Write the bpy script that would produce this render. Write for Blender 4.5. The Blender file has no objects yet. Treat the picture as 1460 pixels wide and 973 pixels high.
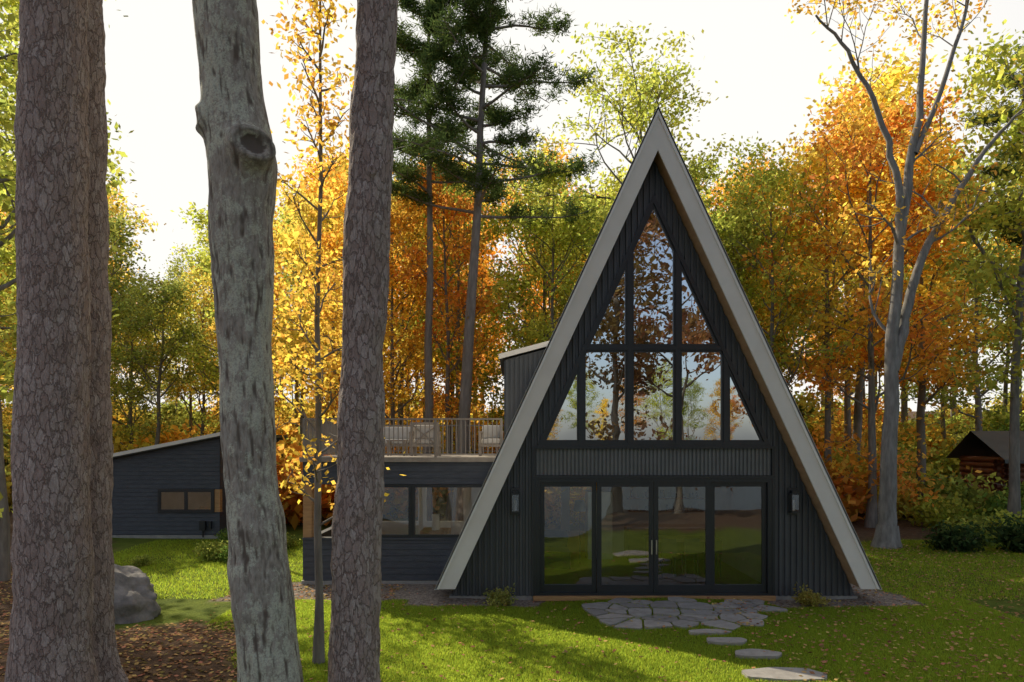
import bpy, math, random
import numpy as np
from mathutils import Vector, noise

random.seed(7)
scene = bpy.context.scene
scene.view_settings.view_transform = 'Standard'; scene.view_settings.look = 'None'; scene.view_settings.exposure = 0
COL = scene.collection

# ------------------------------------------------------------------ helpers
def empty(name):
    e = bpy.data.objects.new(name, None); COL.objects.link(e); return e

class NT:
    def __init__(s, name):
        s.m = bpy.data.materials.new(name); s.m.use_nodes = True
        s.t = s.m.node_tree; s.t.nodes.clear()
        s.out = s.n('ShaderNodeOutputMaterial')
    def n(s, typ, **kw):
        nd = s.t.nodes.new(typ)
        for k, v in kw.items(): setattr(nd, k, v)
        return nd
    def l(s, a, b): s.t.links.new(a, b)
    def ramp(s, src, stops):
        r = s.n('ShaderNodeValToRGB'); e = r.color_ramp.elements
        e[0].position, e[0].color = stops[0][0], (*stops[0][1], 1)
        e[1].position, e[1].color = stops[-1][0], (*stops[-1][1], 1)
        for p, c in stops[1:-1]:
            x = e.new(p); x.color = (*c, 1)
        s.l(src, r.inputs[0]); return r.outputs[0]
    def noise(s, scale, vec=None, detail=5, rough=.6, out='Fac'):
        x = s.n('ShaderNodeTexNoise'); x.inputs['Scale'].default_value = scale
        x.inputs['Detail'].default_value = detail; x.inputs['Roughness'].default_value = rough
        if vec is not None: s.l(vec, x.inputs['Vector'])
        return x.outputs[out]
    def coord(s, sc=(1, 1, 1), kind='Object'):
        c = s.n('ShaderNodeTexCoord'); m = s.n('ShaderNodeMapping')
        m.inputs['Scale'].default_value = sc
        s.l(c.outputs[kind], m.inputs['Vector']); return m.outputs[0]
    def mix(s, f, a, b, mode='MIX'):
        x = s.n('ShaderNodeMix', data_type='RGBA', blend_type=mode)
        for sock, v in ((x.inputs[0], f), (x.inputs[6], a), (x.inputs[7], b)):
            if hasattr(v, 'links'): s.l(v, sock)
            elif isinstance(v, (int, float)): sock.default_value = v
            else: sock.default_value = (*v, 1)
        return x.outputs[2]
    def math(s, op, a, b=0.0, clamp=False):
        x = s.n('ShaderNodeMath', operation=op); x.use_clamp = clamp
        for sock, v in ((x.inputs[0], a), (x.inputs[1], b)):
            if hasattr(v, 'links'): s.l(v, sock)
            else: sock.default_value = v
        return x.outputs[0]

def surf(name, c1, c2, scale=4, rough=.6, bump=.2, bscale=40, stretch=(1, 1, 1), metal=0, spec=.5):
    t = NT(name); v = t.coord(stretch)
    f = t.noise(scale, v, 3)
    col = t.ramp(f, [(.3, c1), (.7, c2)])
    p = t.n('ShaderNodeBsdfPrincipled')
    t.l(col, p.inputs['Base Color'])
    p.inputs['Roughness'].default_value = rough; p.inputs['Metallic'].default_value = metal
    p.inputs['Specular IOR Level'].default_value = spec
    if bump:
        b = t.n('ShaderNodeBump'); b.inputs['Strength'].default_value = bump; b.inputs['Distance'].default_value = .02
        t.l(t.noise(bscale, v, 3), b.inputs['Height']); t.l(b.outputs[0], p.inputs['Normal'])
    t.l(p.outputs[0], t.out.inputs[0]); return t.m

class MB:
    def __init__(s): s.V = []; s.F = []; s.M = []; s.A = []; s.n = 0; s.S = []
    def add(s, V, F, mat=0, a=.5, smooth=False):
        V = np.asarray(V, float); F = np.asarray(F, int)
        s.V.append(V); s.F.extend((F + s.n).tolist()); m = len(F)
        s.M.append(np.full(m, mat)); s.S.append(np.full(m, smooth))
        s.A.append(np.broadcast_to(np.asarray(a, float), (m,)).copy())
        s.n += len(V)
    def mesh(s, name, mats):
        me = bpy.data.meshes.new(name)
        me.from_pydata(np.concatenate(s.V).tolist(), [], s.F)
        for m in mats: me.materials.append(m)
        me.polygons.foreach_set('material_index', np.concatenate(s.M).astype(np.int32))
        me.polygons.foreach_set('use_smooth', np.concatenate(s.S).astype(bool))
        at = me.attributes.new('lv', 'FLOAT', 'FACE')
        at.data.foreach_set('value', np.concatenate(s.A).astype(np.float32))
        me.update(); return me
    def obj(s, name, mats, parent=None):
        o = bpy.data.objects.new(name, s.mesh(name, mats)); COL.objects.link(o)
        if parent: o.parent = parent
        return o
    def box(s, x0, x1, y0, y1, z0, z1, mat=0, a=.5):
        V = [(x0, y0, z0), (x1, y0, z0), (x1, y1, z0), (x0, y1, z0), (x0, y0, z1), (x1, y0, z1), (x1, y1, z1), (x0, y1, z1)]
        F = [(0, 3, 2, 1), (4, 5, 6, 7), (0, 1, 5, 4), (1, 2, 6, 5), (2, 3, 7, 6), (3, 0, 4, 7)]
        s.add(V, F, mat, a)
    def prism(s, poly, y0, y1, mat=0, a=.5):     # poly in x,z extruded in y
        n = len(poly); V = [(p[0], y0, p[1]) for p in poly] + [(p[0], y1, p[1]) for p in poly]
        s.V.append(np.array(V, float)); o = s.n
        fs = [[o + i for i in range(n)], [o + n + i for i in reversed(range(n))]]
        for i in range(n): j = (i + 1) % n; fs.append([o + i, o + n + i, o + n + j, o + j])
        s.F.extend(fs); s.n += 2 * n; m = len(fs)
        s.M.append(np.full(m, mat)); s.S.append(np.full(m, False)); s.A.append(np.full(m, a))
    def prismz(s, poly, z0, z1, mat=0, a=.5):
        n = len(poly); V = [(p[0], p[1], z0) for p in poly] + [(p[0], p[1], z1) for p in poly]
        s.V.append(np.array(V, float)); o = s.n
        fs = [[o + i for i in reversed(range(n))], [o + n + i for i in range(n)]]
        for i in range(n): j = (i + 1) % n; fs.append([o + i, o + j, o + n + j, o + n + i])
        s.F.extend(fs); s.n += 2 * n; m = len(fs)
        s.M.append(np.full(m, mat)); s.S.append(np.full(m, False)); s.A.append(np.full(m, a))
    def tube(s, pts, rad, k=6, mat=0, a=.5):
        P = np.asarray(pts, float); R = np.asarray(rad, float); n = len(P)
        T = np.gradient(P, axis=0); T /= np.linalg.norm(T, axis=1)[:, None] + 1e-9
        ref = np.array([0, 0, 1.]) if abs(T[0][2]) < .8 else np.array([1., 0, 0])
        U = np.cross(T, ref); U /= np.linalg.norm(U, axis=1)[:, None] + 1e-9
        W = np.cross(T, U); an = np.linspace(0, 2 * math.pi, k, endpoint=False)
        V = P[:, None] + R[:, None, None] * (np.cos(an)[None, :, None] * U[:, None] + np.sin(an)[None, :, None] * W[:, None])
        i, j = np.meshgrid(np.arange(n - 1), np.arange(k), indexing='ij')
        j2 = (j + 1) % k
        F = np.stack([i * k + j, i * k + j2, (i + 1) * k + j2, (i + 1) * k + j], -1).reshape(-1, 4)
        s.add(V.reshape(-1, 3), F, mat, a, True)
    def leaves(s, C, size, rng, mat=1, flat=0.0, a=None, ratio=.6):
        n = len(C); N = rng.normal(0, 1, (n, 3)); N[:, 2] += flat
        N /= np.linalg.norm(N, axis=1)[:, None]
        U = np.cross(N, rng.normal(0, 1, (n, 3))); U /= np.linalg.norm(U, axis=1)[:, None] + 1e-9
        W = np.cross(N, U); sz = (size * rng.uniform(.6, 1.3, n))[:, None]
        V = np.stack([C - U * sz, C - W * sz * ratio, C + U * sz, C + W * sz * ratio], 1).reshape(-1, 3)
        F = np.arange(4 * n).reshape(n, 4)
        s.add(V, F, mat, rng.random(n) if a is None else a)

def clip(poly, a, b, c):          # keep a*x+b*y<=c
    out = []
    for i in range(len(poly)):
        p, q = poly[i], poly[(i + 1) % len(poly)]
        dp = a * p[0] + b * p[1] - c; dq = a * q[0] + b * q[1] - c
        if dp <= 0: out.append(p)
        if dp * dq < 0:
            t = dp / (dp - dq); out.append((p[0] + t * (q[0] - p[0]), p[1] + t * (q[1] - p[1])))
    return out
def inset(poly, w):
    n = len(poly); cx = sum(p[0] for p in poly) / n; cy = sum(p[1] for p in poly) / n; out = list(poly)
    for i in range(n):
        p, q = poly[i], poly[(i + 1) % n]; dx, dy = q[0] - p[0], q[1] - p[1]; L = math.hypot(dx, dy)
        if L < 1e-4: continue
        nx, ny = dy / L, -dx / L
        if nx * (cx - p[0]) + ny * (cy - p[1]) > 0: nx, ny = -nx, -ny
        out = clip(out, nx, ny, nx * p[0] + ny * p[1] - w)
    return out
def ringp(mb, poly, w, y0, y1, mat=0):     # mitred frame along convex poly
    n = len(poly); inn = []
    for i in range(n):
        a, b, c = poly[i - 1], poly[i], poly[(i + 1) % n]
        d1 = Vector((b[0] - a[0], b[1] - a[1])).normalized(); d2 = Vector((c[0] - b[0], c[1] - b[1])).normalized()
        n1 = Vector((-d1.y, d1.x)); n2 = Vector((-d2.y, d2.x))
        m = (n1 + n2); m = m / m.dot(n1) * w
        inn.append((b[0] + m.x, b[1] + m.y))
    for i in range(n):
        j = (i + 1) % n
        mb.prism([poly[i], poly[j], inn[j], inn[i]], y0, y1, mat)
    return inn
def ccw(poly):
    A = sum(poly[i][0] * poly[(i + 1) % len(poly)][1] - poly[(i + 1) % len(poly)][0] * poly[i][1] for i in range(len(poly)))
    return poly if A > 0 else poly[::-1]
def dedupe(poly):
    o = []
    for p in poly:
        if not o or math.hypot(p[0] - o[-1][0], p[1] - o[-1][1]) > .02: o.append(p)
    if math.hypot(o[0][0] - o[-1][0], o[0][1] - o[-1][1]) < .02: o.pop()
    return o

# ------------------------------------------------------------------ materials
M_metal = surf('ribbed_metal_charcoal', (.058, .064, .074), (.080, .087, .098), 1.2, .45, 0, 20, metal=.0, spec=.6)
M_band = surf('batten_grey', (.13, .135, .14), (.18, .185, .19), 2, .55, 0, 30)
M_navy = surf('stained_board_navy', (.042, .048, .064), (.070, .078, .098), 3, .55, .35, 30, (1, 1, 6))
M_frame = surf('black_frame', (.018, .021, .026), (.024, .028, .034), 2, .35, 0)
M_fascia = surf('fascia_paint', (.74, .71, .67), (.82, .79, .75), 1.5, .6, 0, 25)
M_trim = surf('metal_drip_edge', (.76, .74, .71), (.82, .80, .77), 2, .4, 0)
M_cedar = surf('cedar', (.36, .19, .08), (.50, .29, .13), 3, .6, .3, 20, (1, 1, 8))
M_soffit = surf('cedar_soffit', (.40, .25, .15), (.52, .34, .20), 3, .6, 0, 20, (6, 1, 1))
M_roof = surf('standing_seam_roof', (.05, .055, .06), (.07, .075, .08), 2, .4, 0)
M_conc = surf('concrete', (.26, .25, .24), (.36, .35, .33), 5, .8, .3, 60)
M_white = surf('interior_plaster', (.68, .66, .62), (.76, .74, .70), 2, .8, 0)
M_wood = surf('interior_wood', (.30, .18, .09), (.40, .25, .14), 3, .5, 0, 20, (1, 6, 1))
M_cush = surf('cushion_fabric', (.5, .47, .43), (.6, .57, .53), 8, .9, 0, 80)
M_greyw = surf('weathered_teak', (.24, .20, .17), (.34, .29, .24), 6, .7, 0, 40)
M_log = surf('red_log', (.13, .04, .022), (.20, .07, .035), 3, .6, 0, 20, (1, 4, 4))
M_rail = surf('bronze_rail', (.22, .185, .155), (.28, .24, .21), 3, .4, 0)
M_rock = surf('boulder_rock', (.14, .13, .12), (.30, .27, .25), 4, .9, 1, 14)
M_steel = surf('brushed_steel', (.4, .4, .4), (.5, .5, .5), 3, .3, 0, metal=.9)

def glass(name, base, tint, wav=.02):
    t = NT(name)
    fr = t.n('ShaderNodeFresnel'); fr.inputs[0].default_value = 1.5
    f = t.math('ADD', fr.outputs[0], base, True)
    g = t.n('ShaderNodeBsdfGlossy'); g.inputs['Roughness'].default_value = .0; g.inputs['Color'].default_value = (.92, .95, 1, 1)
    tr = t.n('ShaderNodeBsdfTransparent'); tr.inputs[0].default_value = (*tint, 1)
    if wav:
        b = t.n('ShaderNodeBump'); b.inputs['Strength'].default_value = wav; b.inputs['Distance'].default_value = .05
        t.l(t.noise(1.6, t.coord(), 1), b.inputs['Height']); t.l(b.outputs[0], g.inputs['Normal'])
    mx = t.n('ShaderNodeMixShader'); t.l(f, mx.inputs[0]); t.l(tr.outputs[0], mx.inputs[1]); t.l(g.outputs[0], mx.inputs[2])
    t.l(mx.outputs[0], t.out.inputs[0]); return t.m
M_glass = glass('window_glass', .60, (.5, .52, .5), .05)
M_glassd = glass('door_glass', .17, (.85, .87, .85), .05)
M_glass1 = glass('garage_glass', .18, (.6, .62, .6), .03)
M_glass2 = glass('lantern_glass', .1, (.8, .8, .8), 0)

def leafmat(name, use_obj=True, color=(.1, .15, .03), trans=.5, hue=.05, vmin=.55, vmax=1.35, tboost=1.25):
    t = NT(name)
    at = t.n('ShaderNodeAttribute', attribute_name='lv')
    if use_obj:
        oi = t.n('ShaderNodeObjectInfo'); src = oi.outputs['Color']
    else:
        r = t.n('ShaderNodeRGB'); r.outputs[0].default_value = (*color, 1); src = r.outputs[0]
    hs = t.n('ShaderNodeHueSaturation'); t.l(src, hs.inputs['Color'])
    h = t.math('MULTIPLY_ADD', at.outputs['Fac'], hue); t.t.nodes[-1].inputs[2].default_value = .5 - hue / 2
    wn = t.n('ShaderNodeTexWhiteNoise', noise_dimensions='1D'); t.l(at.outputs['Fac'], wn.inputs['W'])
    v = t.math('MULTIPLY_ADD', wn.outputs['Value'], vmax - vmin); t.t.nodes[-1].inputs[2].default_value = vmin
    t.l(h, hs.inputs['Hue']); t.l(v, hs.inputs['Value'])
    h2 = t.n('ShaderNodeHueSaturation'); h2.inputs['Value'].default_value = tboost; t.l(hs.outputs[0], h2.inputs['Color'])
    d = t.n('ShaderNodeBsdfDiffuse'); tr = t.n('ShaderNodeBsdfTranslucent')
    t.l(hs.outputs[0], d.inputs[0]); t.l(h2.outputs[0], tr.inputs[0])
    mx = t.n('ShaderNodeMixShader'); mx.inputs[0].default_value = trans
    t.l(d.outputs[0], mx.inputs[1]); t.l(tr.outputs[0], mx.inputs[2]); t.l(mx.outputs[0], t.out.inputs[0])
    return t.m
M_leaf = leafmat('leaf', True, trans=.66, hue=.06, tboost=1.55)
M_needle = leafmat('pine_needle', False, (.12, .17, .05), .4, .04)
M_grass = leafmat('grass_blade', False, (.25, .31, .035), .65, .05, .65, 1.3, 2.1)
M_litter = leafmat('fallen_leaf', False, (.46, .27, .12), .15, .09, .3, 1.5)
M_bark = surf('grey_bark', (.13, .115, .10), (.27, .24, .21), 3, .9, 0, 12, (3, 3, .6))
M_pbark = surf('pine_bark_far', (.16, .13, .11), (.28, .24, .215), 3, .9, 0, 12, (3, 3, .6))

def barkmat(name, kind):
    t = NT(name); v1 = t.coord((1, 1, 1)); p = t.n('ShaderNodeBsdfPrincipled'); b = t.n('ShaderNodeBump')
    at = t.n('ShaderNodeAttribute', attribute_name='crk')
    big = t.noise(1.3, v1, 3)
    if kind == 'pine':
        v = t.coord((1, 1, .38))
        wv = t.n('ShaderNodeVectorMath', operation='MULTIPLY_ADD'); t.l(t.noise(7, v, 4, .7, 'Color'), wv.inputs[0]); wv.inputs[1].default_value = (.17, .17, .17); t.l(v, wv.inputs[2])
        e = t.n('ShaderNodeTexVoronoi', feature='DISTANCE_TO_EDGE'); e.inputs['Scale'].default_value = 15; t.l(wv.outputs[0], e.inputs['Vector'])
        ce = t.n('ShaderNodeTexVoronoi'); ce.inputs['Scale'].default_value = 15; t.l(wv.outputs[0], ce.inputs['Vector'])
        e2 = t.n('ShaderNodeTexVoronoi', feature='DISTANCE_TO_EDGE'); e2.inputs['Scale'].default_value = 42; t.l(wv.outputs[0], e2.inputs['Vector'])
        sc_ = t.n('ShaderNodeSeparateColor'); t.l(ce.outputs['Color'], sc_.inputs[0])
        col = t.ramp(sc_.outputs[0], [(0, (.42, .325, .295)), (.5, (.53, .435, .40)), (1, (.64, .56, .53))])
        col = t.mix(t.ramp(t.noise(30, v, 5, .75), [(.35, (0, 0, 0)), (.7, (.75, .75, .75))]), col, (.34, .25, .22))
        m2 = t.ramp(e2.outputs['Distance'], [(0, (0, 0, 0)), (.12, (1, 1, 1))])
        col = t.mix(t.math('MULTIPLY_ADD', m2, .35), (.27, .20, .175), col); t.t.nodes[-2].inputs[2].default_value = .65
        m1 = t.ramp(e.outputs['Distance'], [(.0, (0, 0, 0)), (.085, (1, 1, 1))])
        col = t.mix(t.math('MULTIPLY_ADD', m1, .8), (.17, .12, .105), col); t.t.nodes[-2].inputs[2].default_value = .2
        hh = t.math('ADD', t.math('MULTIPLY', m1, .6), t.math('ADD', t.math('MULTIPLY', m2, .2), t.math('MULTIPLY', t.noise(40, v, 4, .7), .6)))
        b.inputs['Distance'].default_value = .022
    else:
        v = t.coord((1, 1, .3))
        f = t.noise(26, v, 6, .75); col = t.ramp(f, [(.32, (.20, .175, .145)), (.5, (.39, .355, .305)), (.7, (.53, .49, .435))])
        lf = t.noise(6.5, t.coord((1, 1, .75)), 8, .85); patch = t.noise(1.4, v1, 2)
        lm = t.ramp(t.math('ADD', lf, t.math('MULTIPLY', patch, .35)), [(.665, (0, 0, 0)), (.70, (1, 1, 1))])
        sp = t.ramp(t.noise(55, v1, 3, .7), [(.38, (.2, .2, .2)), (.55, (1, 1, 1))])
        col = t.mix(t.math('MULTIPLY', t.math('MULTIPLY', lm, sp), .9), col, (.68, .71, .57))
        cm = t.ramp(at.outputs['Fac'], [(.0, (0, 0, 0)), (.45, (1, 1, 1))])
        col = t.mix(cm, (.13, .105, .085), col)
        hh = t.math('ADD', f, t.math('MULTIPLY', at.outputs['Fac'], .5)); b.inputs['Distance'].default_value = .018
    col = t.mix(t.math('MULTIPLY', big, .3), col, (.26, .21, .18))
    t.l(col, p.inputs['Base Color']); p.inputs['Roughness'].default_value = .92; p.inputs['Specular IOR Level'].default_value = .2
    b.inputs['Strength'].default_value = .9
    t.l(hh, b.inputs['Height']); t.l(b.outputs[0], p.inputs['Normal']); t.l(p.outputs[0], t.out.inputs[0]); return t.m
M_bigpine = barkmat('red_pine_bark', 'pine'); M_bigmaple = barkmat('maple_bark', 'maple')

# ------------------------------------------------------------------ world & sun
AZ, EL = math.radians(42), math.radians(36)
S = Vector((-math.sin(AZ) * math.cos(EL), math.cos(AZ) * math.cos(EL), math.sin(EL)))
w = bpy.data.worlds.new('World'); scene.world = w; w.use_nodes = True
nt = w.node_tree; bg = nt.nodes['Background']
sky = nt.nodes.new('ShaderNodeTexSky'); sky.sky_type = 'NISHITA'; sky.sun_disc = False
sky.sun_elevation = EL; sky.sun_rotation = -AZ % (2 * math.pi); sky.dust_density = 2.5; sky.air_density = 1.0
# bright haze colour added on the sky's sun side for fill light, bluer elsewhere
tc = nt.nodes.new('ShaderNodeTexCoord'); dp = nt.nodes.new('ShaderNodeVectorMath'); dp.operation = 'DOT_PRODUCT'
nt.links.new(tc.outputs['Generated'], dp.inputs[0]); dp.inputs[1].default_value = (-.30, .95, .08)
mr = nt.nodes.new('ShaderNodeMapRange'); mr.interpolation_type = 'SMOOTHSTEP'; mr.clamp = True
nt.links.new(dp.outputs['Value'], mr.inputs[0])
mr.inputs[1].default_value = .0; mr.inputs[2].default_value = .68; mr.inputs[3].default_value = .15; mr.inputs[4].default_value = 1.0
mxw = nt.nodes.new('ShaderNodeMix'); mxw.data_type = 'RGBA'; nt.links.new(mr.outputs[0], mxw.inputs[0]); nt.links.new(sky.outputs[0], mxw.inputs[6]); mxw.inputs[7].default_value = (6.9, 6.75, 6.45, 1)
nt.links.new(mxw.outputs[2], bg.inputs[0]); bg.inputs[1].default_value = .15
sl = bpy.data.lights.new('sun', 'SUN'); sl.energy = 5; sl.angle = math.radians(.5); sl.color = (1, .90, .68)
so = bpy.data.objects.new('sun', sl); COL.objects.link(so); so.rotation_euler = S.to_track_quat('Z', 'Y').to_euler()

# ------------------------------------------------------------------ camera
cd = bpy.data.cameras.new('camera'); cam = bpy.data.objects.new('camera', cd); COL.objects.link(cam)
cam.location = (0, 0, 3.3); cam.rotation_euler = (math.radians(90), 0, 0)
cd.lens = 24; cd.sensor_width = 36; cd.shift_y = .0997; cd.clip_end = 2000; scene.camera = cam

# ------------------------------------------------------------------ ground
def ss(x): x = np.clip(x, 0, 1); return x * x * (3 - 2 * x)
def hgt(x, y):
    x = np.asarray(x, float); y = np.asarray(y, float)
    h = .55 * ss((-x - 3.2) / 3.5) * ss((13 - y) / 4.5) * ss((y + 1) / 4)
    h = h + .04 * np.clip(y - 27, 0, 80) + .10 * np.clip(y - 42, 0, 50) + .25 * ss((np.abs(x - 3) - 14) / 8) * ss((y - 18) / 8)
    shore = 5.0 - 10 * ss((x - 1.8) / 4) - 9 * ss((-x - 5.5) / 4)
    h = h - 2.4 * ss((shore - y) / 2.6)
    h = h + .02 * np.sin(x * 1.3 + y * .7) + .015 * np.sin(y * 2.1 - x)
    return h
def wob(x, y): return .3 * np.sin(1.7 * x + .9 * y) + .2 * np.sin(3.1 * y - 2.3 * x + 1) + .12 * np.sin(7 * x + 5 * y) + .06 * np.sin(17 * x - 13 * y)
def rectm(x, y, x0, x1, y0, y1, s=.15, wb=.25):
    d = np.minimum(np.minimum(x - x0, x1 - x), np.minimum(y - y0, y1 - y)) + wb * wob(x, y)
    return ss(d / s + .5)
def kinds(x, y):
    g = np.maximum.reduce([rectm(x, y, -6.2, .4, 14.3, 16.2), rectm(x, y, -2.2, .6, 13.75, 14.8),
                           rectm(x, y, 5.4, 8.3, 13.7, 15), rectm(x, y, 7.2, 8.2, 13.9, 26)])
    soil = ss((-4.1 - x + .9 * wob(x, y)) / .8 + .5) * ss((12.0 - y + 1.0 * wob(x, y)) / .8 + .5)
    soil = np.maximum(soil, ss((-.585 * y - x + 1.2 * wob(x, y)) / .8 + .5))
    far = ss((y - 21.5 - .25 * np.abs(x - 9) * (x > 9) + .8 * wob(x, y)) / 1.5) * (x > -4) + ss((y - 30 + 1.5 * wob(x, y)) / 2) * (x <= -4)
    soil = np.maximum(soil, far); soil = np.maximum(soil, ss((4 - y) / 2))
    lawn = (1 - soil) * (1 - g)
    return lawn, g
def axis(dense0, dense1, step, outs):
    a = list(np.arange(dense0, dense1, step)); lo = [dense0 - o for o in outs][::-1]; hi = [dense1 + o for o in outs]
    return np.array(lo + a + hi)
outs = [.5, 1.5, 3, 5, 8, 12, 18, 28, 45, 80, 150, 300, 600]
gx = axis(-17, 18, .18, outs); gy = axis(-6, 31, .18, outs)
X, Y = np.meshgrid(gx, gy, indexing='ij'); Z = hgt(X, Y)
nx, ny = X.shape
i, j = np.meshgrid(np.arange(nx - 1), np.arange(ny - 1), indexing='ij')
F = np.stack([i * ny + j, (i + 1) * ny + j, (i + 1) * ny + j + 1, i * ny + j + 1], -1).reshape(-1, 4)
me = bpy.data.meshes.new('ground'); me.from_pydata(np.stack([X, Y, Z], -1).reshape(-1, 3).tolist(), [], F.tolist())
me.polygons.foreach_set('use_smooth', np.ones(len(F), bool))
lw, gv = kinds(X.ravel(), Y.ravel())
at = me.attributes.new('kind', 'FLOAT_COLOR', 'POINT')
at.data.foreach_set('color', np.stack([lw, gv, lw * 0, lw * 0 + 1], -1).ravel().astype(np.float32))
t = NT('ground_surface'); a = t.n('ShaderNodeAttribute', attribute_name='kind'); sp = t.n('ShaderNodeSeparateColor'); t.l(a.outputs['Color'], sp.inputs[0])
v = t.coord()
soilc = t.ramp(t.noise(6, v, 5, .75), [(.3, (.06, .037, .025)), (.5, (.13, .08, .05)), (.72, (.24, .15, .09))])
grassc = t.ramp(t.noise(1.3, v, 4, .7), [(.3, (.08, .11, .016)), (.7, (.17, .21, .03))])
vo = t.n('ShaderNodeTexVoronoi'); vo.inputs['Scale'].default_value = 28; t.l(v, vo.inputs['Vector'])
sc_ = t.n('ShaderNodeSeparateColor'); t.l(vo.outputs['Color'], sc_.inputs[0])
gravc = t.ramp(sc_.outputs[0], [(0, (.14, .11, .09)), (1, (.38, .32, .27))])
c = t.mix(sp.outputs[0], soilc, grassc); c = t.mix(sp.outputs[1], c, gravc)
p = t.n('ShaderNodeBsdfPrincipled'); t.l(c, p.inputs['Base Color']); p.inputs['Roughness'].default_value = .95; p.inputs['Specular IOR Level'].default_value = .1
b = t.n('ShaderNodeBump'); b.inputs['Strength'].default_value = .8; b.inputs['Distance'].default_value = .04
t.l(t.math('ADD', t.noise(14, v, 4, .8), t.math('MULTIPLY', vo.outputs['Distance'], .8)), b.inputs['Height']); t.l(b.outputs[0], p.inputs['Normal'])
t.l(p.outputs[0], t.out.inputs[0]); me.materials.append(t.m)
COL.objects.link(bpy.data.objects.new('ground', me))

# lake in front of the house, under and behind the viewpoint
t = NT('lake_water'); p = t.n('ShaderNodeBsdfPrincipled'); p.inputs['Base Color'].default_value = (.02, .035, .04, 1); p.inputs['Roughness'].default_value = .06
b = t.n('ShaderNodeBump'); b.inputs['Strength'].default_value = .6; b.inputs['Distance'].default_value = .15
t.l(t.noise(1.6, t.coord((1, 3, 1)), 4), b.inputs['Height']); t.l(b.outputs[0], p.inputs['Normal']); t.l(p.outputs[0], t.out.inputs[0])
mb = MB(); mb.add([(-600, -600, -1.0), (600, -600, -1.0), (600, 6, -1.0), (-600, 6, -1.0)], [(0, 1, 2, 3)]); mb.obj('lake_water', [t.m])

# ------------------------------------------------------------------ A-frame house
CX = 3.0; K = .462
house = empty('a_frame_house')
AP = 10.19; API = AP - .40 / K     # outer / inner apex
FZ = .30; YF = 14.05; YW = 14.5; YB = 25.2
def slab(mb, o0, o1, y0, y1, z0, mat, side):     # horizontal offsets inward o0..o1
    f = lambda o, z: CX + side * ((AP - z) * K - o)
    mb.prism([(f(o0, z0), z0), (CX, AP - o0 / K), (CX, AP - o1 / K), (f(o1, z0), z0)], y0, y1, mat)
mb = MB()
for sd in (-1, 1):
    slab(mb, .02, .20, YF + .02, YB, FZ + .01, 0, sd)
mb.obj('roof_panels', [M_roof], house)
mb = MB()
for sd in (-1, 1):
    slab(mb, .203, .385, YF + .03, YB - .02, FZ + .02, 0, sd)
mb.obj('soffit', [M_soffit], house)
mb = MB()
for sd in (-1, 1):
    slab(mb, .035, .40, YF - .03, YF + .018, FZ, 0, sd)
    slab(mb, -.012, .075, YF - .05, YF - .032, FZ, 1, sd)
    slab(mb, -.02, .018, YF - .05, YB, FZ - .01, 1, sd)
mb.obj('rake_fascia', [M_fascia, M_trim], house)

# ribbed gable wall
WZ0, WZ1 = 3.24, 8.58   # window triangle
mb = MB(); pitch = .125; n = int(4.31 / pitch) + 1
def addcol(xa, xb, ya, yb, xm):
    dm = abs(xm - CX)
    lo = (lambda x: .06) if dm > 2.52 else (lambda x: max(WZ1 - abs(x - CX) / K, 3.2))
    za, zb = lo(xa), lo(xb); ha, hb = API - abs(xa - CX) / K, API - abs(xb - CX) / K
    if ha <= za and hb <= zb: return
    mb.add([(xa, ya, za), (xb, yb, zb), (xb, yb, max(hb, zb)), (xa, ya, max(ha, za))], [(0, 1, 2, 3)])
for k in range(-n, n):
    x0 = CX + k * pitch; a, b2, c2, d2 = x0 + .03, x0 + .042, x0 + .088, x0 + .10; xm = x0 + .065; dpt = .04
    addcol(x0, a, YW, YW, xm); addcol(d2, x0 + pitch, YW, YW, xm)
    addcol(a, b2, YW, YW - dpt, xm); addcol(b2, c2, YW - dpt, YW - dpt, xm); addcol(c2, d2, YW - dpt, YW, xm)
mb.obj('ribbed_gable_cladding', [M_metal], house)
# band of fine battens between doors and windows
mb = MB(); mb.box(CX - 2.50, CX + 2.50, YW - .0, YW + .05, 2.62, 3.18)
x = CX - 2.48
while x < CX + 2.46:
    mb.box(x, x + .045, YW - .03, YW + .001, 2.622, 3.178); x += .083
mb.obj('batten_band', [M_band], house)
mb = MB(); mb.box(CX - 4.33, CX - 2.56, YW - .02, YW + .2, -.2, .058); mb.box(CX + 2.56, CX + 4.33, YW - .02, YW + .2, -.2, .058)
mb.obj('foundation', [M_conc], house)
mb = MB(); mb.box(CX - 2.55, CX + 2.55, YW - .14, YW + .1, -.02, .075); mb.obj('door_sill', [M_cedar], house)

# triangular window
mb = MB(); gl = MB()
big = ccw([(CX - (WZ1 - WZ0) * K, WZ0), (CX + (WZ1 - WZ0) * K, WZ0), (CX, WZ1)])
ringp(mb, big, .085, YW - .07, YW + .06)
hp = lambda o: [(1, K, CX + WZ1 * K - o), (-1, K, -CX + WZ1 * K - o)]
def bar(x0, x1, z0, z1, y0, y1):
    p = [(x0, z0), (x1, z0), (x1, z1), (x0, z1)]
    for h in hp(.07): p = clip(p, *h)
    if len(p) > 2: mb.prism(p, y0, y1)
for xm in (-.51, .51): bar(CX + xm - .05, CX + xm + .05, WZ0 + .08, 8.6, YW - .06, YW + .05)
for xm in (-1.53, 1.53): bar(CX + xm - .05, CX + xm + .05, WZ0 + .08, 5.27, YW - .058, YW + .05)
bar(CX - 2.4, CX + 2.4, 5.27, 5.36, YW - .063, YW + .052)
cols_lo = [(-2.6, -1.58), (-1.48, -.56), (-.46, .46), (.56, 1.48), (1.58, 2.6)]
cols_hi = [(-2.6, -.56), (-.46, .46), (.56, 2.6)]
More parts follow.
